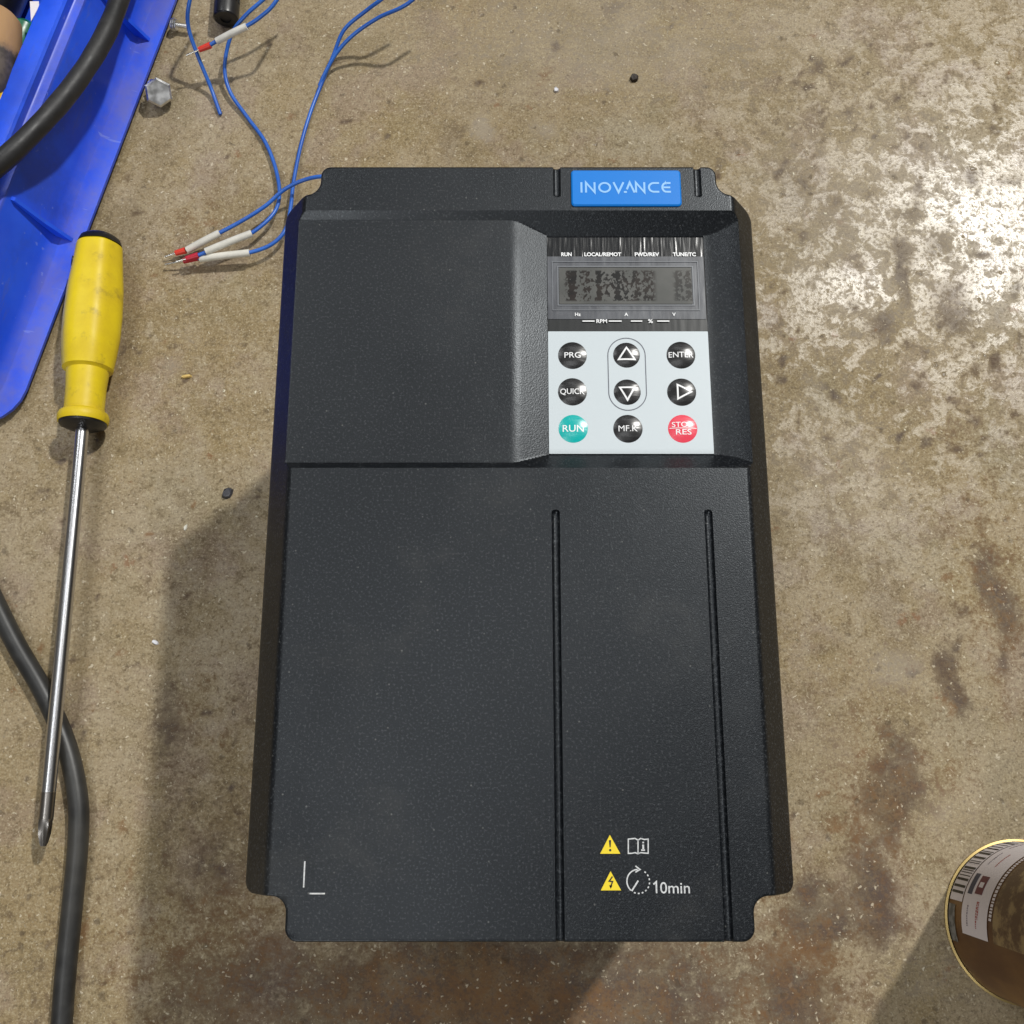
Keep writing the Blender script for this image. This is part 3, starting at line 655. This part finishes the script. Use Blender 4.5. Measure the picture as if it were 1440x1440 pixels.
# ------------------------------------------------------------------ screwdriver
n = N('yellow_handle_plastic'); f = n.noise(28, 6, .65)
c = n.mix(n.ramp(f, .35, .7), (.80, .61, .012), (.68, .49, .014))
c = n.mix(n.ramp(n.noise(60, 6, .7), .56, .74, 0, .55), c, (.26, .18, .035))
n.set(Base_Color=c, Roughness=n.ramp(f, .3, .7, .32, .5), Specular_IOR_Level=.4); n.bump(n.noise(200, 3), .08, .0005); M_SDY = n.m
n = N('chromed_steel'); n.set(Base_Color=(.60, .60, .62), Metallic=1., Roughness=.27); M_CHROME = n.m
n = N('dark_tip_steel'); n.set(Base_Color=(.34, .32, .30), Metallic=1., Roughness=.30); M_TIP = n.m
hA = at(141, 334, .0185); hB = at(113, 607, .0205); sT = at(61, 1190, .0185)
# the shaft rests on the grey cable: top of the cable is 13 mm up
axis = (sT - hA).normalized()
sd = thing('screwdriver', 'yellow-handled cross-head screwdriver with chrome blade lying beside the drive', 'screwdriver', hA)
zax = axis; xax = Vector((0, 0, 1)).cross(zax).normalized(); yax = zax.cross(xax)
Mr = Matrix((xax, yax, zax)).transposed().to_4x4()
Lh = (hB - hA).dot(axis); Lt = (sT - hA).dot(axis)
def hexish(prof, seg, am, mi=0, mb=None):
    vv = []; ff = []
    for r_, z_, k_ in prof:
        for j in range(seg):
            a = 2 * math.pi * j / seg; rr_ = r_ * (1 - am * k_ * (.5 - .5 * math.cos(6 * a)))
            vv.append(Mr @ Vector((rr_ * math.cos(a), rr_ * math.sin(a), z_)))
    for i in range(len(prof) - 1):
        for j in range(seg): j2 = (j + 1) % seg; ff.append((i * seg + j, i * seg + j2, (i + 1) * seg + j2, (i + 1) * seg + j))
    ff.append(tuple(range(seg - 1, -1, -1))); ff.append(tuple((len(prof) - 1) * seg + j for j in range(seg)))
    return mb.add(vv, ff, mi)
u = Lh / 285.
hp = [(.0130, 12 * u, 1), (.0150, 16 * u, 1), (.0160, 40 * u, 1), (.0180, 80 * u, 1), (.0187, 120 * u, 1), (.0185, 150 * u, 1), (.0172, 176 * u, .9), (.0160, 192 * u, .5), (.0157, 196 * u, .3), (.0140, 198 * u, 0), (.0131, 199.5 * u, 0), (.0123, 222 * u, 0), (.0121, 250 * u, 0), (.0126, 256 * u, 0), (.0148, 259 * u, 0), (.0156, 263 * u, 0), (.0156, 268 * u, 0), (.0150, 272 * u, 0)]
mb = MB(); hexish(hp, 60, .045, 0, mb); mb.build('handle', M_SDY, sd, 28)
mb = MB(); hexish([(.0085, 0, 0), (.0110, 1.2 * u, .5), (.0132, 5 * u, 1), (.0140, 9 * u, 1), (.0146, 13 * u, 1), (.0100, 13.5 * u, 1)], 60, .045, 0, mb); mb.build('end_cap', M_BLACK, sd, 35)
mb = MB(); hexish([(.0146, 271.5 * u, 0), (.0142, 275 * u, 0), (.0100, 279 * u, 0), (.0060, 281 * u, 0)], 40, 0, 0, mb); mb.build('bolster', M_BLACK, sd, 30)
hole = MB(); hole.lathe([(.0034, 0), (.0034, .0006), (.0022, .0007)], 20, 0, Matrix.Translation(Mr @ Vector((0, 0, 42 * u)) + (xax * -1 * .0140 + Vector((0, 0, .0062)))) @ (-xax * .85 + Vector((0, 0, .5))).to_track_quat('Z', 'Y').to_matrix().to_4x4())
hole.build('hang_hole', M_INK, sd, 30)
mb = MB(); hexish([(.0041, 280 * u, 0), (.0041, Lt - .030, 0)], 32, 0, 0, mb); mb.build('blade', M_CHROME, sd, 40)
mb = MB(); hexish([(.0041, Lt - .0299, 0), (.0041, Lt - .0150, 0)], 24, 0, 0, mb)
vv = []; ff = []; seg = 32; sec = [(Lt - .0150, .0041, 0), (Lt - .0125, .0041, .22), (Lt - .0070, .0037, .5), (Lt - .0020, .0026, .55), (Lt, .0016, .55)]
for z_, r_, k_ in sec:
    for j in range(seg):
        a = 2 * math.pi * j / seg; rr_ = r_ * (1 - k_ * abs(math.sin(2 * a)) ** .8); vv.append(Mr @ Vector((rr_ * math.cos(a + .78), rr_ * math.sin(a + .78), z_)))
for i in range(len(sec) - 1):
    for j in range(seg): j2 = (j + 1) % seg; ff.append((i * seg + j, i * seg + j2, (i + 1) * seg + j2, (i + 1) * seg + j))
ff.append(tuple((len(sec) - 1) * seg + j for j in range(seg)))
mb.add(vv, ff); mb.build('blade_tip', M_TIP, sd, 30)

# ------------------------------------------------------------------ blue wires
n = N('blue_wire_insulation'); n.set(Base_Color=n.mix(n.ramp(n.noise(40, 4), .3, .7), (.020, .105, .46), (.030, .150, .58)), Roughness=.36); M_WIRE = n.m
M_SLEEVE = worn('white_wire_sleeve', (.66, .64, .58), .5, .1, 90)
M_FERR = plain('red_ferrule', (.70, .045, .025), .4).m
M_FERR2 = plain('crimson_ferrule', (.50, .012, .035), .4).m
M_PIN = plain('tinned_pin', (.55, .54, .50), .3, 1.).m
rw = .00135
def wire(pts, label, sleeve=None, ferrule=None, fm=None, cat='wire', seed=0):
    w_ = thing('blue_wire', label, 'wire', pts[0], 0, 'blue wires above the drive')
    q = [p - pts[0] for p in pts]
    m_ = MB(); tube(m_, q, rw, 10, step=.003); m_.build('insulation', M_WIRE, w_, 60)
    if sleeve:
        a, b = (p - pts[0] for p in sleeve); m_ = MB(); tube(m_, [a, (a + b) / 2 + Vector((0, 0, .0004)), b], .00245, 14, step=.006); m_.build('sleeve', M_SLEEVE, w_, 60)
    if ferrule:
        a, b, c_ = (p - pts[0] for p in ferrule); m_ = MB(); P = [a + (b - a) * i / 6 for i in range(7)]
        tube(m_, P, lambda t: .00225 - .0004 * t, 14, raw=True); m_.build('ferrule', fm, w_, 60)
        m_ = MB(); tube(m_, [b + (c_ - b) * i / 4 for i in range(5)], .0006, 8, raw=True); m_.build('pin', M_PIN, w_, 60)
h0 = .0016
wire([at(310, 161, h0), at(296, 122, .006), at(278, 78, .020), at(265, 38, .034), at(266, 5, .046), at(280, -40, .058), at(310, -90, .060)], 'short blue wire with bare cut end touching the floor, leftmost of the wires')
wire([at(296, 63, .026), at(318, 50, .029), at(346, 37, .034), at(366, 24, .038), at(388, 2, .044), at(415, -50, .050)], 'blue wire end with white sleeve and red ferrule by the black cylinder', (at(305, 58, .027), at(347, 37, .0345)), (at(296, 63.5, .026), at(280, 70, .024), at(262, 78, .022)), M_FERR)
wire([at(279, 359, .011), at(321, 342, .0121), at(355, 327, .0113), at(385, 300, .009), at(393, 272, .0065), at(387, 235, .004), at(372, 198, .003), at(348, 165, .0025), at(324, 130, .005), at(316, 95, .010), at(325, 50, .020), at(345, 22, .029), at(375, -5, .036), at(420, -50, .045)], 'blue wire in a long S curve ending in the middle of three white sleeves', (at(289, 354, .0115), at(354, 328, .0115)), (at(279, 359, .011), at(262, 364, .010), at(248, 368, .0095)), M_FERR2)
wire([at(276, 363.5, .008), at(315, 360, .009), at(352, 355, .010), at(383, 343, .010), at(402, 322, .010), at(409, 290, .008), at(413, 255, .006), at(423, 205, .0035), at(436, 160, .003), at(452, 118, .004), at(468, 80, .010), at(484, 42, .020), at(515, 15, .030), at(545, -8, .040), at(590, -50, .05)], 'blue wire passing under the corner of the drive to the lowest white sleeve', (at(281, 364, .008), at(351, 355.5, .010)), (at(278, 362, .0078), at(258, 367, .0065), at(232, 372, .0045)), M_FERR2)
wire([at(449, 121, .0035), at(457, 103, .0070), at(473, 75, .013), at(497, 49, .021), at(532, 25, .030), at(575, 4, .040), at(620, -40, .05)], 'darker blue wire with cut end lying along its neighbour above the drive')
wire([at(267, 350, .006), at(308, 328, .010), at(343, 309, .013), at(374, 289, .014), at(398, 268, .0155), at(425, 254, .018), at(456, 248, .022), at(500, 252, .024), at(550, 275, .02)], 'blue wire coming from behind the drive to the uppermost white sleeve of three', (at(263, 352, .006), at(309, 327.5, .010)), (at(261, 352, .0058), at(247, 356, .0048), at(232, 361, .0036)), M_FERR)

# ------------------------------------------------------------------ black cylinder, bolts
cy_ = thing('black_gland', 'black ribbed cylindrical fitting lying on the floor above the wires', 'fitting', at(320, -4, .0095))
m_ = MB(); Mq = Matrix.Rotation(R(-91), 4, 'X') @ Matrix.Identity(4)
pf = [(.0040, .0), (.0040, -.001), (.0078, -.0012), (.0088, -.0005), (.0090, .001), (.0090, .011), (.0084, .0115), (.0084, .045), (.0075, .046)]
d_ = (at(322, 25, .0095) - at(320, -4, .0095)).length
Mq = Matrix.Translation((0, -d_, 0)) @ Matrix.Rotation(R(-90), 4, 'X')
m_.lathe(pf, 28, 0, Mq); m_.build('body', M_BLACK, cy_, 30)
m_ = MB()
for i in range(12):
    a = i * math.pi / 6; m_.box(-.0010, .0010, -.0004, .0005, .012, .044, 0, Mq @ Matrix.Rotation(a, 4, 'Z') @ Matrix.Translation((0, .0085, 0)))
m_.build('ridge', M_BLACK, cy_)
M_ZINC = worn('zinc_plated_steel', (.74, .74, .74), .36, .2, 90, metal=1.)
bl = thing('hex_bolt', 'large zinc hex bolt with head tilted up at the edge of the blue bin', 'bolt', at(223, 130, .010))
up_ = Vector((.30, -.62, .80)).normalized(); q = up_.to_track_quat('Z', 'Y').to_matrix().to_4x4()
m_ = MB(); hx = [(.0098 * math.cos(R(60 * i + 12)), .0098 * math.sin(R(60 * i + 12))) for i in range(6)]; hx2 = [(x * .86, y * .86) for x, y in hx]
vv = [q @ Vector((x, y, -.004)) for x, y in hx] + [q @ Vector((x, y, .0035)) for x, y in hx] + [q @ Vector((x, y, .0046)) for x, y in hx2]
m_.add(vv, [tuple(range(5, -1, -1))] + [(i, (i + 1) % 6, (i + 1) % 6 + 6, i + 6) for i in range(6)] + [(i + 6, (i + 1) % 6 + 6, (i + 1) % 6 + 12, i + 12) for i in range(6)] + [tuple(range(12, 18))])
m_.build('head', M_ZINC, bl)
m_ = MB(); q2 = Vector((-.55, .80, -.08)).normalized().to_track_quat('Z', 'Y').to_matrix().to_4x4()
prof = []
for i in range(26): prof += [(.0042, .004 + i * .0011), (.0037, .0045 + i * .0011)]
q3 = (-up_ * .55 + Vector((-.50, .62, .0))).normalized().to_track_quat('Z', 'Y').to_matrix().to_4x4()
m_.lathe([(.0042, .003), (.0042, .012)], 20, 0, Matrix.Translation((0, 0, 0)) @ q3); m_.build('shank', M_ZINC, bl, 30)
sc_ = thing('pan_screw', 'small zinc screw with washers poking out from under the blue bin', 'screw', at(248, 35, .0055))
qq = Matrix.Rotation(R(-10), 4, 'Z') @ Matrix.Rotation(R(90), 4, 'Y')
m_ = MB(); prof = [(.0018, -.001)]
for i in range(14): prof += [(.0018, -.001 + i * .0008), (.0014, -.0006 + i * .0008)]
m_.lathe(prof, 16, 0, qq); m_.build('thread', M_ZINC, sc_, 30)
for i, (a, b, r_) in enumerate(((-.0035, -.0023, .0042), (-.0018, -.0008, .0048), (-.0003, .0006, .0040))):
    m_ = MB(); m_.lathe([(r_ * .9, a), (r_, a + .0002), (r_, b - .0002), (r_ * .9, b)], 20, 0, qq); m_.build('washer' if i else 'head', M_ZINC, sc_, 30)

# ------------------------------------------------------------------ can
n = N('printed_tin_brown'); f = n.noise(22, 5, .6, n.coord((1, 1, .35)))
c = n.mix(n.ramp(f, .36, .66), (.105, .044, .015), (.235, .120, .032)); n.set(Base_Color=c, Roughness=.48, Specular_IOR_Level=.5); n.bump(n.noise(35, 3), .12, .002); M_TIN = n.m
M_GOLD = plain('gold_lacquer_rim', (.42, .31, .13), .42, 1.).m
n = N('patterned_print'); n.set(Base_Color=n.mix(n.ramp(n.noise(240, 3), .4, .6), (.10, .10, .095), (.25, .25, .24)), Roughness=.4); M_SPK = n.m
n = N('gold_print'); n.set(Base_Color=n.mix(n.ramp(n.noise(75, 5, .7), .42, .60), (.09, .045, .018), (.30, .21, .09)), Roughness=.4); M_GPR = n.m
RC = .0456
cc = at(1433, 1290, 0); cc = at(1328, 1292, 0) + Vector((RC, -.0015, 0))
can = thing('tin_can', 'brown and gold printed tin can with white label standing at the lower right edge', 'can', cc)
HC = .112
m_ = MB(); m_.lathe([(RC - .004, .0012), (RC - .0012, .0030), (RC - .0010, HC - .003), (RC - .003, HC)], 96); m_.build('body', M_TIN, can, 30)
m_ = MB(); m_.lathe([(RC - .0030, .0), (RC - .0005, .0), (RC + .0002, .0006), (RC + .0002, .0014), (RC - .0010, .0019)], 96, capa=False, capb=False); m_.build('bottom_rim', M_GOLD, can, 40)
m_ = MB(); m_.lathe([(RC - .0006, HC - .0030), (RC + .0004, HC - .0020), (RC + .0004, HC + .0004), (RC - .0010, HC + .001), (RC - .0030, HC - .004), (.001, HC - .004)], 96, capa=False); m_.build('lid', M_GOLD, can, 40)
def patch(mb, a0, a1, z0, z1, off, mi=0):
    k = max(2, int(abs(a1 - a0) / 3)); r_ = RC - .0010 + off; vv = []
    for i in range(k + 1):
        a = R(a0 + (a1 - a0) * i / k); vv += [(r_ * math.cos(a), r_ * math.sin(a), z0), (r_ * math.cos(a), r_ * math.sin(a), z1)]
    mb.add(vv, [(2 * i + 2, 2 * i, 2 * i + 1, 2 * i + 3) if a1 > a0 else (2 * i, 2 * i + 2, 2 * i + 3, 2 * i + 1) for i in range(k)], mi)
m_ = MB(); patch(m_, 92, 163, .0042, .0205, .00022, 0)
a = 94.0
random.seed(3)
while a < 157:
    w_ = random.choice((.7, .7, 1.2, 1.9)); patch(m_, a, a + w_, .0052, .0196, .0004, 1); a += w_ + random.choice((.9, 1.3, 1.9, 2.6, 3.4))
m_.build('barcode', [M_PAPER, M_INK], can, 30)
m_ = MB(); patch(m_, 166, 192, .0042, .0125, .00022); m_.build('printed_patch', M_SPK, can, 30)
M_NAVY = plain('navy_print', (.035, .045, .09), .5).m; M_MAR = plain('maroon_print', (.13, .02, .04), .5).m; M_RED = plain('red_print', (.42, .08, .07), .5).m; M_GREY = plain('grey_print', (.22, .18, .22), .5).m
m_ = MB(); patch(m_, 78, 184, .0218, .0535, .00026, 0)
patch(m_, 140, 156, .0250, .0305, .0004, 1); patch(m_, 141, 155, .0335, .0425, .0004, 2); patch(m_, 146, 150, .0355, .0405, .0005, 0)
for a0, a1, z_, mi in ((164, 178, .0285, 4), (160, 178, .0395, 3), (117, 131, .0285, 4), (118, 132, .0385, 3), (82, 112, .0465, 2), (86, 110, .0265, 2), (160, 172, .0412, 3)):
    a = a0
    while a < a1: w_ = random.uniform(.6, 1.6); patch(m_, a, min(a1, a + w_), z_, z_ + random.uniform(.0008, .0014), .0004, mi); a += w_ + .5
m_.build('label', [M_PAPER, M_NAVY, M_MAR, M_RED, M_GREY], can, 30)
m_ = MB(); a = 118
while a < 170: w_ = random.uniform(1.0, 2.2); patch(m_, a, a + w_, .0555, .0585, .0003); a += w_ + .8
m_.build('printed_line', M_PAPER, can, 30)
m_ = MB(); patch(m_, 92, 184, .060, .095, .0002); m_.build('printed_band', M_GPR, can, 30)

# ------------------------------------------------------------------ bits on the floor
def bit(name, px, py, sx, sy, h, mat, label, cat, rz=.4, seed=1):
    rnd = random.Random(seed); k = 8; q = at(px, py, 0); m_ = MB()
    rad = [rnd.uniform(.75, 1.1) for _ in range(k)]
    lo = [(sx * rad[i] * math.cos(i * math.pi / 4), sy * rad[i] * math.sin(i * math.pi / 4), 0) for i in range(k)]
    hi = [(x * rnd.uniform(.7, .92), y * rnd.uniform(.7, .92), h * rnd.uniform(.7, 1.1)) for x, y, _ in lo]
    m_.add(lo + hi, [tuple(range(k, 2 * k))] + [(i, (i + 1) % k, (i + 1) % k + k, i + k) for i in range(k)])
    o = m_.build(name, mat); o.location = q; o.rotation_euler = (0, 0, rz); tag(o, label, cat)
M_CHIPW = plain('white_chip', (.72, .72, .76), .4).m; M_CHIPY = plain('yellow_chip', (.66, .47, .16), .5).m
M_CHIPD = worn('dark_grit', (.035, .026, .02), .6)
bit('plastic_scrap', 320, 694, .0042, .0036, .003, worn('slate_plastic', (.045, .045, .055), .5), 'small dark square scrap of plastic at the edge of the shadow left of the drive', 'scrap', .6, 2)
bit('brass_offcut', 263, 530, .0040, .0014, .002, M_CHIPY, 'tiny tan offcut lying right of the screwdriver handle', 'offcut', .2, 3)
bit('white_bead', 782, 127, .0022, .0020, .002, M_CHIPW, 'tiny white bead on the floor above the drive', 'bead', .1, 4)
bit('dark_pebble', 892, 111, .0030, .0036, .003, M_CHIPD, 'small dark brown pebble on the floor above the blue badge', 'pebble', .1, 5)
bit('white_flake', 218, 903, .0026, .0014, .0010, M_CHIPW, 'small white flake near the shadow edge between screwdriver and drive', 'flake', -.5, 6)
bit('pale_flake', 261, 742, .0012, .0026, .0008, plain('pale_chip', (.62, .60, .52), .5).m, 'thin pale flake above the shadow, below the dark plastic scrap', 'flake', -.3, 7)
